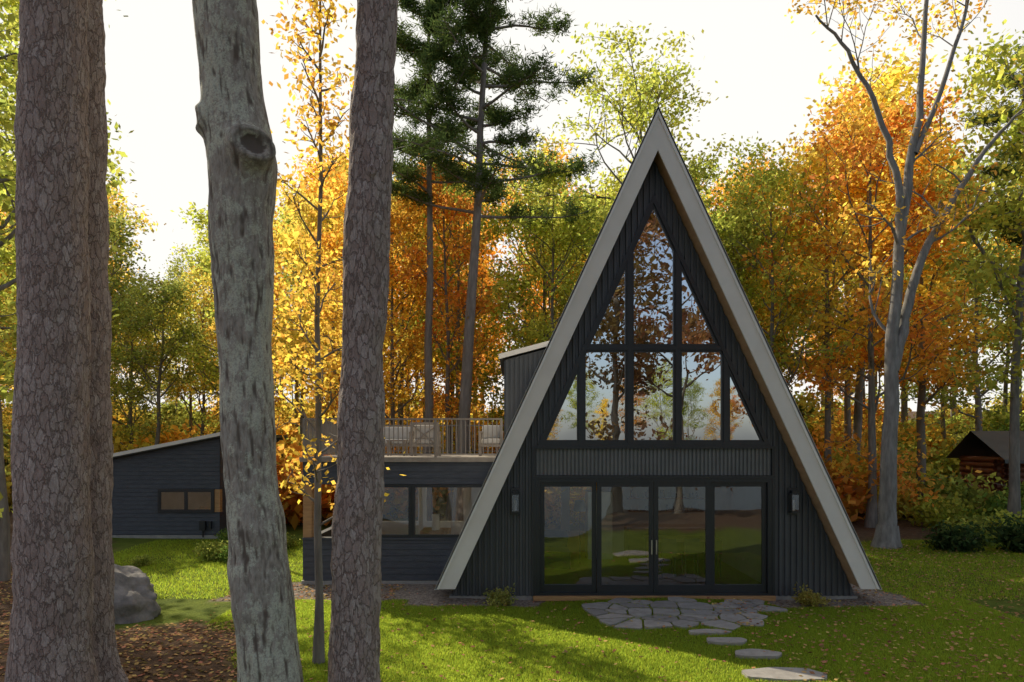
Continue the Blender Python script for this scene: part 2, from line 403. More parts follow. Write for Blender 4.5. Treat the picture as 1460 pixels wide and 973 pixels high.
for cols, z0, z1 in ((cols_lo, WZ0 + .085, 5.27), (cols_hi, 5.36, 8.6)):
    for a, b in cols:
        p = [(CX + a, z0), (CX + b, z0), (CX + b, z1), (CX + a, z1)]
        for h in hp(.095): p = clip(p, *h)
        p = dedupe(ccw(p)); inn = ringp(mb, p, .042, YW - .035, YW + .03)
        gl.add([(q[0], YW, q[1]) for q in inn], [list(range(len(inn)))])
mb.box(CX - 2.56, CX + 2.56, YW - .09, YW + .06, 3.18, 3.238)
mb.box(CX - 2.56, CX + 2.56, YW - .085, YW + .06, 2.55, 2.618)
for s in (-1, 1):
    a, b = sorted((CX + s * 2.50, CX + s * 2.56)); mb.box(a, b, YW - .08, YW + .06, .076, 2.549); mb.box(a, b, YW - .07, YW + .05, 2.62, 3.179)
mb.obj('window_frames', [M_frame], house)
# sliding doors
mb = MB(); z0, z1 = .076, 2.548; gd = MB()
mb.box(CX - 2.499, CX - 2.41, YW - .07, YW + .08, z0, z1); mb.box(CX + 2.41, CX + 2.499, YW - .07, YW + .08, z0, z1)
mb.box(CX - 2.409, CX + 2.409, YW - .07, YW + .08, 2.47, z1); mb.box(CX - 2.409, CX + 2.409, YW - .07, YW + .08, z0, .13)
pw = 4.818 / 4
for q in range(4):
    xa = CX - 2.409 + q * pw; yo = .0 if q in (1, 2) else .045
    pol = [(xa + .004, .131), (xa + pw - .004, .131), (xa + pw - .004, 2.469), (xa + .004, 2.469)]
    inn = ringp(mb, pol, .095, YW - .05 + yo, YW - .005 + yo)
    i2 = [(inn[0][0], inn[0][1] + .07), (inn[1][0], inn[1][1] + .07), inn[2], inn[3]]
    mb.box(inn[0][0], inn[1][0], YW - .05 + yo, YW - .005 + yo, inn[0][1], inn[0][1] + .07)
    gd.add([(g[0], YW - .025 + yo, g[1]) for g in i2], [(0, 1, 2, 3)])
for s in (-1, 1): mb.box(CX + s * .05 - .012, CX + s * .05 + .012, YW - .10, YW - .052, .95, 1.25, 1)
mb.obj('patio_doors', [M_frame, M_steel], house)
gl.obj('glass_panes', [M_glass], house); gd.obj('door_glass_panes', [M_glassd], house)

# interior
mb = MB()
mb.box(CX - 4.1, CX + 4.1, YW + .12, YB - .1, -.02, .07, 1)
mb.box(CX - 2.9, CX + 2.9, YW + .10, YB - .1, 2.75, 3.16, 0)
mb.prism([(CX - 3.2, 2.76), (CX + 3.2, 2.76), (CX, API - .1)], YB - .25, YB - .1, 0)
for a, b in ((-4.2, -2.3), (-1.2, -.9), (.2, 4.2)): mb.box(CX + a, CX + b, YB - .25, YB - .1, .0, 2.75, 0)
mb.box(CX - 2.3, CX + .2, YB - .249, YB - .101, 2.3, 2.75, 0)
for s in (-1, 1):
    a, b = sorted((CX + s * 2.75, CX + s * 2.85)); mb.box(a, b, YW + 1.2, YB - .3, .07, 2.74, 0)
mb.box(CX - .2, CX + 2.7, YW + 5.0, YW + 5.12, .07, 2.74, 0)
for z in (1.35, 1.72, 2.08): mb.box(CX + .3, CX + 2.4, YW + 4.72, YW + 4.99, z, z + .04, 1)
rr = random.Random(3)
for z in (1.39, 1.76, 2.12):
    x = CX + .35
    while x < CX + 2.3:
        h = rr.uniform(.08, .22); w_ = rr.uniform(.05, .12); mb.tube([(x + w_ / 2, YW + 4.85, z), (x + w_ / 2, YW + 4.85, z + h)], [w_ / 2, w_ / 2.4], 8, 0 if rr.random() < .6 else 3); x += w_ + rr.uniform(.05, .18)
mb.box(CX + .2, CX + 2.6, YW + 4.3, YW + 4.98, .08, .95, 3); mb.box(CX + .17, CX + 2.63, YW + 4.27, YW + 4.985, .951, .99, 0)
mb.box(CX - .9, CX - .22, YW + 4.4, YW + 5.1, .08, 1.95, 2)
mb.box(CX + .4, CX + 2.2, YW + 2.4, YW + 3.2, .85, .91, 1)
for px in (.5, 2.1):
    for py in (2.5, 3.1): mb.box(CX + px - .03, CX + px + .03, YW + py - .03, YW + py + .03, .07, .85, 1)
for q in range(3):
    x = CX + .6 + q * .55; mb.box(x, x + .36, YW + 1.95, YW + 2.3, .6, .64, 3); mb.box(x, x + .36, YW + 1.93, YW + 1.95, .64, 1.0, 3)
    for dx in (.02, .32):
        for dy in (1.96, 2.27): mb.box(x + dx, x + dx + .03, YW + dy, YW + dy + .03, .07, .6, 3)
mb.box(CX - 2.6, CX - 1.5, YW + 3.0, YW + 3.9, .08, .5, 3); mb.box(CX - 2.6, CX - 1.5, YW + 3.9, YW + 4.1, .08, .95, 3)
mb.tube([(CX - 1.2, YW + 3.6, .08), (CX - 1.2, YW + 3.6, 1.5)], [.015, .015], 6, 3); mb.tube([(CX - 1.2, YW + 3.6, 1.5), (CX - 1.2, YW + 3.6, 1.78)], [.18, .12], 14, 0)
mb.obj('interior', [M_white, M_wood, M_steel, M_frame], house)

# dormer on the left slope
mb = MB(); yd0, yd1 = 17.6, 22.0
dpp = [(-.18, 3.02), (1.9, 3.02), (1.9, 6.0), (-.18, 5.45)]
mb.prism(dpp, yd0, yd1, 0)
x = -.16
while x < 1.2:
    zt = 5.45 + (x + .18) * .264; mb.box(x, x + .055, yd0 - .04, yd0 + .001, 3.03, zt - .02, 0); x += .12
y = yd0 + .05
while y < yd1: mb.box(-.205, -.179, y, y + .045, 3.03, 5.43, 0); y += .12
mb.prism([(-.32, 5.46), (1.6, 5.967), (1.6, 6.06), (-.32, 5.553)], yd0 - .12, yd1 + .1, 1)
mb.prism([(-.34, 5.45), (1.6, 5.962), (1.6, 6.09), (-.34, 5.578)], yd0 - .15, yd0 - .122, 2)
mb.obj('dormer', [M_metal, M_roof, M_fascia], house)

# sconces
for s in (-1, 1):
    e = empty('wall_lantern'); x = CX + s * 2.93; yw = YW - .04; mb = MB()
    mb.box(x - .10, x + .10, yw - .025, yw + .0, 1.78, 2.36)
    mb.box(x - .085, x + .085, yw - .19, yw - .026, 2.22, 2.25); mb.box(x - .085, x + .085, yw - .19, yw - .026, 1.84, 1.87)
    for dx in (-.085, .07):
        for dy in (-.19, -.041): mb.box(x + dx, x + dx + .015, yw + dy, yw + dy + .015, 1.871, 2.219)
    mb.box(x - .05, x + .05, yw - .15, yw - .05, 2.251, 2.30)
    mb.tube([(x, yw - .11, 1.88), (x, yw - .11, 2.1)], [.025, .025], 10, 2); mb.box(x - .068, x + .068, yw - .182, yw - .181, 1.872, 2.218, 1)
    mb.obj('lantern_body', [M_frame, M_glass2, M_white], e)

# ------------------------------------------------------------------ deck wing
wing = empty('deck_wing')
YG = 16.0; XL, XR = -4.9, .4
def boards(mb, x0, x1, y, z0, z1, h=.145, mat=0):
    z = z0
    while z < z1 - .02:
        zz = min(z + h, z1); mb.add([(x0, y - .018, z + .012), (x1, y - .018, z + .012), (x1, y - .006, zz), (x0, y - .006, zz), (x0, y + .01, z + .012), (x1, y + .01, z + .012)],
                                    [(0, 1, 2, 3), (1, 0, 4, 5)], mat); z = zz
mb = MB()
mb.box(XL, XR, YG, YG + .15, .1, 1.04); boards(mb, XL, XR, YG, .08, 1.04)
mb.box(XL, XR, YG, YG + .15, 2.33, 2.92); boards(mb, XL, XR, YG, 2.33, 2.95)
mb.box(XL, XR, YG - .05, YG + .16, 1.042, 1.085); 
mb.box(XL, XL + .15, YG + .16, 22, .1, 1.04); mb.box(XL, XL + .15, YG + .16, 22, 2.33, 2.92)
mb.obj('board_siding', [M_navy], wing)
mb = MB(); mb.box(XL - .03, -1.0, YG - .03, YG + .2, -.1, .078); mb.obj('base', [M_conc], wing)
mb = MB(); mb.box(XL, XL + .2, YG + .005, YG + .2, 1.087, 2.328); mb.box(XL, XL + .2, 21.8, 22, 1.087, 2.328); mb.obj('cedar_posts', [M_cedar], wing)
mb = MB(); gl = MB()
mb.box(-3.95, -3.8, YG + .01, YG + .14, 1.087, 2.328)
for a, b in ((-3.8, -2.36), (-2.34, -.55)):
    inn = ringp(mb, [(a, 1.088), (b, 1.088), (b, 2.327), (a, 2.327)], .065, YG - .02, YG + .1)
    gl.add([(q[0], YG + .04, q[1]) for q in inn], [(0, 1, 2, 3)])
mb.box(-2.361, -2.339, YG - .01, YG + .1, 1.09, 2.326)
mb.box(-.55, XR, YG + .01, YG + .14, 1.087, 2.328)
mb.obj('window_frames', [M_frame], wing); gl.obj('window_glass', [glass('wing_glass', .15, (.88, .9, .86), .02)], wing)
mb = MB()
mb.box(XL + .2, XR, YG + .2, 21.8, .0, .06, 1); mb.box(XL + .02, XR, YG + .17, 21.9, 2.7, 2.85, 0)
for a, b in ((-4.6, -4.3), (-3.0, -2.75), (-1.55, -.2)): mb.box(a, b, 21.8, 21.95, .061, 2.69, 0)
mb.box(-4.9, -.2, 21.78, 21.94, 2.4, 2.69, 0); mb.box(-4.6, -.2, 21.79, 21.94, .062, .8, 0)
mb.box(-2.6, -1.8, 19.3, 20.2, .062, .8, 1); mb.box(-2.3, -2.1, 19.6, 19.8, .8, 1.25, 0)
mb.obj('room', [M_white, M_wood], wing)
mb = MB(); y = YG - .06
while y < 22.1: mb.box(XL - .06, XR, y, y + .13, 2.925, 2.965, 0); y += .137
mb.box(XL - .06, XR, YG - .085, YG - .062, 2.86, 2.972, 0)
mb.obj('deck_boards', [M_greyw], wing)
rl = MB()
def railing(mb, p0, p1, z=2.966, h=.88):
    p0 = np.array(p0); p1 = np.array(p1); L = np.linalg.norm(p1 - p0); n = int(L / .105); m = max(1, round(L / 1.45))
    for q in range(n + 1):
        c = p0 + (p1 - p0) * q / n; mb.box(c[0] - .011, c[0] + .011, c[1] - .011, c[1] + .011, z + .08, z + h - .001)
    for q in range(m + 1):
        c = p0 + (p1 - p0) * q / m; mb.box(c[0] - .028, c[0] + .028, c[1] - .028, c[1] + .028, z, z + h - .002)
    x0, x1 = sorted((p0[0], p1[0])); y0, y1 = sorted((p0[1], p1[1]))
    mb.box(x0 - .025, x1 + .025, y0 - .025, y1 + .025, z + h, z + h + .04); mb.box(x0 - .012, x1 + .012, y0 - .012, y1 + .012, z + .06, z + .09)
railing(rl, (XL + .02, YG + .02), (-.25, YG + .02)); railing(rl, (XL + .02, YG + .12), (XL + .02, 21.9)); railing(rl, (XL + .12, 22), (0, 22))
rl.obj('railing', [M_rail], wing)

# deck furniture
def smooth_box(name, x0, x1, y0, y1, z0, z1, mat, parent, bev=.04):
    m = MB(); m.box(x0, x1, y0, y1, z0, z1); o = m.obj(name, [mat], parent)
    bm = o.modifiers.new('b', 'BEVEL'); bm.width = bev; bm.segments = 3; o.data.polygons.foreach_set('use_smooth', [True] * 6); return o
DZ = 2.966
def lounge(name, x, y, w_, xback=False):
    e = empty(name); m = MB()
    for dx in (0, w_ - .06):
        for dy in (0, .64): m.box(x + dx, x + dx + .06, y + dy, y + dy + .06, DZ, DZ + (.86 if xback and dy == 0 else .6))
    m.box(x - .01, x + w_ + .01, y - .02, y + .72, DZ + .24, DZ + .30)
    for dx in (0, w_ - .06): m.box(x + dx - .01, x + dx + .07, y - .02, y + .73, DZ + .601, DZ + .64)
    if xback:
        m.box(x - .01, x + w_ + .01, y - .01, y + .05, DZ + .80, DZ + .87)
        m.tube([(x + .05, y + .02, DZ + .3), (x + w_ - .05, y + .02, DZ + .8)], [.022, .022], 6); m.tube([(x + w_ - .05, y + .025, DZ + .3), (x + .05, y + .025, DZ + .8)], [.022, .022], 6)
    m.obj('frame', [M_greyw], e)
    smooth_box('seat_cushion', x + .07, x + w_ - .07, y + .06, y + .66, DZ + .305, DZ + .45, M_cush, e)
    smooth_box('back_cushion', x + .07, x + w_ - .07, (y + .07 if xback else y + .5), (y + .2 if xback else y + .68), DZ + .455, DZ + .80, M_cush, e)
lounge('outdoor_armchair', -2.62, 17.6, .72, True)
lounge('outdoor_sofa', -4.5, 19.0, 1.7)
lounge('outdoor_armchair', -.85, 17.4, .62)
e = empty('coffee_table'); m = MB(); m.box(-3.3, -2.8, 17.9, 18.4, DZ + .38, DZ + .42)
for dx in (-3.28, -2.86):
    for dy in (17.92, 18.34): m.box(dx, dx + .04, dy, dy + .04, DZ, DZ + .38)
m.obj('table', [M_greyw], e)

# ------------------------------------------------------------------ garage
gar = empty('garage'); Yg = 23.6; gx0, gx1 = -16.0, -10.1
zr = lambda x: 3.50 + (x - gx1) * .198
mb = MB(); mb.prism([(gx0, .12), (gx1, .12), (gx1, zr(gx1)), (gx0, zr(gx0))], Yg, Yg + 6.5)
z = .14; 
while z < 3.5:
    zz = z + .145; xa = gx0 if zz < zr(gx0) else gx1 + (zz - 3.50) / .198
    if xa < gx1 - .1:
        mb.add([(xa, Yg - .018, z + .012), (gx1, Yg - .018, z + .012), (gx1, Yg - .005, zz), (xa, Yg - .005, zz), (xa, Yg, z + .012), (gx1, Yg, z + .012)], [(0, 1, 2, 3), (1, 0, 4, 5)])
        mb.add([(gx1 + .018, Yg, z + .012), (gx1 + .018, Yg + 6.5, z + .012), (gx1 + .006, Yg + 6.5, zz), (gx1 + .006, Yg, zz)], [(0, 1, 2, 3)])
    z = zz
mb.obj('board_siding', [M_navy], gar)
mb = MB(); mb.prism([(gx0 - .3, zr(gx0 - .3)), (gx1 + .12, zr(gx1 + .12)), (gx1 + .12, zr(gx1 + .12) + .13), (gx0 - .3, zr(gx0 - .3) + .13)], Yg - .25, Yg + 6.8, 0)
mb.prism([(gx0 - .31, zr(gx0 - .31) + .03), (gx1 + .13, zr(gx1 + .13) + .03), (gx1 + .13, zr(gx1 + .13) + .15), (gx0 - .31, zr(gx0 - .31) + .15)], Yg - .28, Yg - .252, 1)
mb.obj('roof', [M_roof, M_fascia], gar)
mb = MB(); mb.box(gx0 - .03, gx1 + .03, Yg - .04, Yg + 6.5, -.3, .118); mb.obj('base', [M_conc], gar)
mb = MB(); gl = MB()
ringp(mb, [(-12.22, .9), (-10.28, .9), (-10.28, 1.72), (-12.22, 1.72)], .07, Yg - .06, Yg + .01)
for a, b in ((-12.15, -11.27), (-11.23, -10.35)):
    inn = ringp(mb, [(a, .97), (b, .97), (b, 1.65), (a, 1.65)], .04, Yg - .05, Yg + .01); gl.add([(q[0], Yg - .038, q[1]) for q in inn], [(0, 1, 2, 3)])
    mb.box(a + .041, b - .041, Yg - .028, Yg - .02, 1.012, 1.608, 1)  # added panel behind the glass, its grey-green colour stands in for the reflection
mb.box(-11.27, -11.23, Yg - .052, Yg + .01, .97, 1.65)
mb.box(-10.75, -10.55, Yg - .16, Yg - .02, .3, .62); mb.tube([(-10.65, Yg - .08, .05), (-10.65, Yg - .08, .3)], [.025, .025], 8); mb.box(-10.45, -10.36, Yg - .12, Yg - .02, .35, .6)
mb.obj('window_frame', [M_frame, surf('reflection_backing', (.30, .34, .30), (.42, .46, .42), 2, .8, 0)], gar); gl.obj('window_glass', [M_glass1], gar)
mb = MB(); mb.box(-10.27, -10.08, Yg - .03, Yg + .16, .92, 1.70); mb.obj('cedar_trim', [M_cedar], gar)

# ------------------------------------------------------------------ log cabin
cab = empty('log_cabin'); mb = MB()
x0, x1, y0, y1 = 22.6, 29, 31.5, 34.3; cz = float(hgt(x0, y0)) - .3
for q in range(9):
    z = cz + .15 + q * .27; mb.tube([(x0 - .3, y0, z), (x1, y0, z)], [.145, .145], 10); mb.tube([(x0, y0 - .3, z + .13), (x0, y1, z + .13)], [.145, .145], 10)
mb.box(x0 + .05, x1, y0 + .02, y1, cz - .3, cz + 2.5, 0)
mb.obj('log_walls', [M_log], cab)
mb = MB(); mb.add([(x0 - .5, y0 - .9, cz + 2.45), (x1 + .5, y0 - .9, cz + 2.45), (x1 + .5, (y0 + y1) / 2, cz + 3.8), (x0 - .5, (y0 + y1) / 2, cz + 3.8), (x0 - .5, y1 + .5, cz + 2.45), (x1 + .5, y1 + .5, cz + 2.45),
                   (x0 - .5, y0 - .9, cz + 2.3), (x1 + .5, y0 - .9, cz + 2.3)], [(0, 1, 2, 3), (3, 2, 5, 4), (6, 7, 1, 0)]); mb.obj('roof', [M_roof], cab)
mb = MB(); ringp(mb, [(24.2, cz + 1.0), (25.6, cz + 1.0), (25.6, cz + 2), (24.2, cz + 2)], .08, y0 - .2, y0 - .1); mb.box(24.2, 25.6, y0 - .16, y0 - .14, cz + 1, cz + 2, 1); mb.obj('window', [M_wood, M_glass1], cab)

# ------------------------------------------------------------------ patio stones
def stonemat(name):
    t = NT(name); at = t.n('ShaderNodeAttribute', attribute_name='lv'); v = t.coord()
    c = t.ramp(at.outputs['Fac'], [(0, (.26, .24, .225)), (.5, (.38, .355, .33)), (1, (.47, .42, .38))])
    c = t.mix(t.ramp(t.noise(5, v, 5, .7), [(.35, (0, 0, 0)), (.7, (.7, .7, .7))]), c, (.19, .17, .155))
    p = t.n('ShaderNodeBsdfPrincipled'); t.l(c, p.inputs['Base Color']); p.inputs['Roughness'].default_value = .8
    b = t.n('ShaderNodeBump'); b.inputs['Strength'].default_value = .6; b.inputs['Distance'].default_value = .02
    t.l(t.noise(12, v, 5), b.inputs['Height']); t.l(b.outputs[0], p.inputs['Normal']); t.l(p.outputs[0], t.out.inputs[0]); return t.m
M_stone = stonemat('flagstone')
rr = random.Random(11); seeds = []
for iy in range(-1, 6):
    for ix in range(-1, 10):
        seeds.append((.9 + (ix + rr.uniform(.02, .98)) * .50, 12.1 + (iy + rr.uniform(.02, .98)) * .44))
STONES = []
mb = MB()
def stone(mb, poly, z, th=.05, a=.5):
    out = []
    n = len(poly)
    for i in range(n):       # chip the corners
        p, q = poly[i], poly[(i + 1) % n]
        out += [(p[0] * .9 + q[0] * .1, p[1] * .9 + q[1] * .1), (p[0] * .5 + q[0] * .5 + rr.uniform(-.015, .015), p[1] * .5 + q[1] * .5 + rr.uniform(-.015, .015)), (p[0] * .1 + q[0] * .9, p[1] * .1 + q[1] * .9)]
    STONES.append((np.mean([p[0] for p in poly]), np.mean([p[1] for p in poly]), poly))
    mb.prismz(out, z - .05, z + th, 0, a)
for s0 in seeds:
    if ((s0[0] - 3.2) / 1.95) ** 2 + ((s0[1] - 13.8) / 1.65) ** 2 > 1 or s0[1] > 14.2: continue
    poly = [(s0[0] - .6, s0[1] - .6), (s0[0] + .6, s0[1] - .6), (s0[0] + .6, s0[1] + .6), (s0[0] - .6, s0[1] + .6)]
    for s1 in seeds:
        if s1 is s0: continue
        dx, dy = s1[0] - s0[0], s1[1] - s0[1]
        if dx * dx + dy * dy > 2: continue
        poly = clip(poly, dx, dy, dx * (s0[0] + s1[0]) / 2 + dy * (s0[1] + s1[1]) / 2)
        if len(poly) < 3: break
    if len(poly) < 3: continue
    poly = clip(poly, 0, 1, 14.34)
    poly = inset(poly, .018)
    if len(poly) < 3: continue
    poly = dedupe(poly)
    if len(poly) < 3: continue
    stone(mb, ccw(poly), float(hgt(*s0)) + .0, rr.uniform(.035, .05), rr.random())
mb.obj('flagstone_patio', [M_stone])
for (x, y, rx, ry) in ((3.4, 11.78, .36, .14), (3.55, 11.25, .36, .17), (3.82, 10.62, .42, .2), (3.9, 9.72, .60, .30), (3.6, 8.7, .6, .35)):
    mb = MB(); n = 7; poly = []
    for q in range(n):
        an = 2 * math.pi * q / n + rr.uniform(-.25, .25); r = rr.uniform(.85, 1.15); poly.append((x + rx * r * math.cos(an), y + ry * r * math.sin(an)))
    stone(mb, ccw(poly), float(hgt(x, y)), .05, rr.uniform(.4, 1)); mb.obj('stepping_stone', [M_stone])

# ------------------------------------------------------------------ boulder
def boulder(name, c, r, sd, mat=M_rock):
    import bmesh
    bm = bmesh.new(); bmesh.ops.create_icosphere(bm, subdivisions=5, radius=1)
    for v in bm.verts:
        p = v.co.copy(); k = 1 + .28 * noise.noise(p * 1.1 + Vector((sd, 0, 0))) + .16 * noise.noise(p * 2.6 + Vector((0, sd, 0))) + .07 * noise.noise(p * 7) + .03 * noise.noise(p * 16)
        q = p * k
        v.co = Vector((q.x * r[0], q.y * r[1], q.z * r[2]))
    me = bpy.data.meshes.new(name); bm.to_mesh(me); bm.free(); me.materials.append(mat); me.polygons.foreach_set('use_smooth', [True] * len(me.polygons))
    o = bpy.data.objects.new(name, me); o.location = c; COL.objects.link(o); return o
boulder('boulder', (-7.85, 12.9, .24), (1.15, .75, .72), 3)

# ------------------------------------------------------------------ tree generator
def unit(v): return v / (np.linalg.norm(v) + 1e-9)
def grow(mb, rng, p, d, L, r, level, cl, up=.12, wander=.3, k=5, nsub=5):
    n = 5; pts = [np.array(p, float)]; d = unit(np.array(d, float))
    for i in range(n):
        d = unit(d + rng.normal(0, wander, 3) * .5 + np.array([0, 0, up])); pts.append(pts[-1] + d * L / n)
    mb.tube(pts, np.linspace(r, r * .35, n + 1), k, 0)
    if level > 0:
        for j in range(nsub):
            t = rng.uniform(.25, 1) * n; i = min(int(t), n - 1); q = pts[i] + (pts[i + 1] - pts[i]) * (t - i)
            rd = unit(rng.normal(0, 1, 3)); nd = unit(unit(pts[i + 1] - pts[i]) + rd * .95)
            grow(mb, rng, q, nd, L * rng.uniform(.35, .6), max(r * .45, .008), level - 1, cl, up, wander, 4, max(3, nsub - 1))
        cl.append(pts[-1])
    else: cl += [pts[-1], pts[3]]
def leaf_clusters(mb, rng, cl, n, sig, size, mat=1):
    C = np.array(cl); wgt = rng.random(len(C)) ** 1.5 + .1; idx = rng.choice(len(C), n, p=wgt / wgt.sum())
    P = C[idx] + rng.normal(0, 1, (n, 3)) * np.array([sig, sig, sig * .6])
    cv = rng.random(len(C))[idx]; a = np.clip(cv * .7 + rng.random(n) * .3, 0, 1)
    mb.leaves(P, size, rng, mat, .6, a)
def make_tree(name, seed, H=15, base=4, R=3.6, tr=.17, nprim=20, nleaf=11000, size=.11, sig=.40, z0=0, lean=.3, level=1, shape='round', bark=None, wander=.3, nsub=5, sprouts=0):
    rng = np.random.default_rng(seed); mb = MB(); cl = []
    n = 12; zz = np.linspace(z0, H, n); off = np.cumsum(rng.normal(0, lean / n, (n, 2)), 0) * 1.5; off -= off[0]
    pts = np.column_stack([off, zz]); rad = tr * (1 - (zz - z0) / (H - z0) * .85); 
    if z0 == 0: rad[0] *= 1.5
    mb.tube(pts, rad, 9, 0)
    for q in range(nprim):
        t = ((q + rng.random()) / nprim) ** .9; z = base + (H - base) * t * .96; x = np.interp(z, zz, pts[:, 0]); y = np.interp(z, zz, pts[:, 1])
        an = q * 2.4 + rng.uniform(-.4, .4)
        prof = {'round': math.sqrt(max(.05, 1 - (2 * t * .9 - .75) ** 2 / 1.6)), 'cone': 1.05 - t * .85, 'narrow': .8 - .4 * t}[shape]
        L = R * prof * rng.uniform(.7, 1.15); el = rng.uniform(.25, .7) + t * .5
        grow(mb, rng, (x, y, z), (math.cos(an) * math.cos(el), math.sin(an) * math.cos(el), math.sin(el)), L, max(.02, tr * .38 * (1 - t * .6)), level, cl, .06, wander, 5, nsub)
    for q in range(sprouts):
        z = rng.uniform(1.5, base); an = rng.uniform(0, 6.28); x = np.interp(z, zz, pts[:, 0]); y = np.interp(z, zz, pts[:, 1])
        grow(mb, rng, (x, y, z), (math.cos(an), math.sin(an), .3), R * .4, .015, 0, cl, .0)
    leaf_clusters(mb, rng, cl, nleaf, sig, size)
    return mb.mesh(name, [bark or M_bark, M_leaf])
def make_pine(name, seed, H=22, base=11, R=4, tr=.25, nbr=34, z0=0, per=42, trunk=True, needle=.26):
    rng = np.random.default_rng(seed); mb = MB(); cl = []
    zz = np.linspace(z0, H, 10); off = np.cumsum(rng.normal(0, .05, (10, 2)), 0); off -= off[0]
    if trunk: mb.tube(np.column_stack([off, zz]), tr * (1 - (zz - z0) / (H - z0) * .8), 10, 0)
    for q in range(nbr):
        t = (q + rng.random()) / nbr; z = base + (H - base) * t; x = np.interp(z, zz, off[:, 0]); y = np.interp(z, zz, off[:, 1]); an = q * 2.4 + rng.uniform(-.5, .5)
        L = R * (1.0 - .7 * t) * rng.uniform(.45, 1.15); d = np.array([math.cos(an), math.sin(an), rng.uniform(-.05, .35)])
        n = 6; pts = [np.array([x, y, z])]; 
        for i in range(n): d = unit(d + rng.normal(0, .12, 3) + np.array([0, 0, .03])); pts.append(pts[-1] + d * L / n)
        mb.tube(pts, np.linspace(tr * .25, .012, n + 1), 5, 0)
        for j in range(18):
            tt = rng.uniform(.25, 1) * n; i = min(int(tt), n - 1); c = pts[i] + (pts[i + 1] - pts[i]) * (tt - i)
            sd = np.cross(d, [0, 0, 1]); c2 = c + sd * rng.normal(0, .17 * L) * (1.25 - tt / n * .6) + np.array([0, 0, rng.uniform(0, .25)])
            mb.tube([c, c2], [.015, .008], 3, 0); cl += [c2, (c + c2) / 2 + rng.normal(0, .08, 3)]
    C = np.repeat(np.array(cl), per, 0); n = len(C); D = rng.normal(0, 1, (n, 3)); D[:, 2] = np.abs(D[:, 2]) * .6 + .1; D /= np.linalg.norm(D, axis=1)[:, None]
    L = (needle * rng.uniform(.6, 1.2, n))[:, None]; W = np.cross(D, rng.normal(0, 1, (n, 3))); W /= np.linalg.norm(W, axis=1)[:, None]; W *= .024
    C = C + rng.normal(0, .13, (n, 3))
    V = np.stack([C - W, C + W, C + D * L], 1).reshape(-1, 3); mb.add(V, np.arange(3 * n).reshape(n, 3), 1, rng.random(n))
    return mb.mesh(name, [M_pbark, M_needle])
def make_bush(name, seed, R=1.2, H=1.3, nleaf=4000, size=.07, sig=.2, n=30):
    rng = np.random.default_rng(seed); mb = MB(); cl = []
    for q in range(n):
        an = rng.uniform(0, 6.28); el = rng.uniform(.3, 1.4)
        grow(mb, rng, (rng.normal(0, .06 * R), rng.normal(0, .06 * R), 0), (math.cos(an) * math.cos(el), math.sin(an) * math.cos(el), math.sin(el) * H / R), R * rng.uniform(.6, 1), .012 * R, 0, cl, .02)
    C = np.array(cl); cl = list(C) + list(C * .7)
    leaf_clusters(mb, rng, cl, nleaf, sig, size); return mb.mesh(name, [M_bark, M_leaf])
def put(me, name, x, y, s=1, rz=0, col=None, parent=None, sz=None, z=None):
    o = bpy.data.objects.new(name, me); COL.objects.link(o); o.location = (x, y, float(hgt(x, y)) - .05 if z is None else z)
    o.rotation_euler = (0, 0, rz); o.scale = (s, s, sz or s)
    if col is not None: o.color = (float(col[0]), float(col[1]), float(col[2]), 1)
    if parent: o.parent = parent
    return o

GOLD = (.74, .48, .08); YEL = (.70, .56, .11); YG_ = (.45, .47, .09); GRN = (.18, .26, .055); ORG = (.72, .37, .07); RUST = (.60, .28, .10); OLV = (.32, .35, .08)
T = [make_tree('tree_a', 1, 15, 3.5, 3.6, nleaf=8500, sprouts=8), make_tree('tree_b', 2, 15, 5, 3.2, nprim=18, nleaf=7000, sprouts=6), make_tree('tree_c', 3, 15, 2.5, 4.0, nprim=24, nleaf=9500),
     make_tree('tree_d', 4, 15, 6.5, 2.8, nprim=16, nleaf=6000, lean=.5, sprouts=8), make_tree('tree_e', 5, 15, 4, 3.0, nprim=22, nleaf=7500, shape='narrow', sprouts=6)]
B = [make_bush('bush_a', 21, 1.8, 2.2, 2600, .12, .3), make_bush('bush_b', 22, 1.5, 2.8, 2400, .12, .3)]

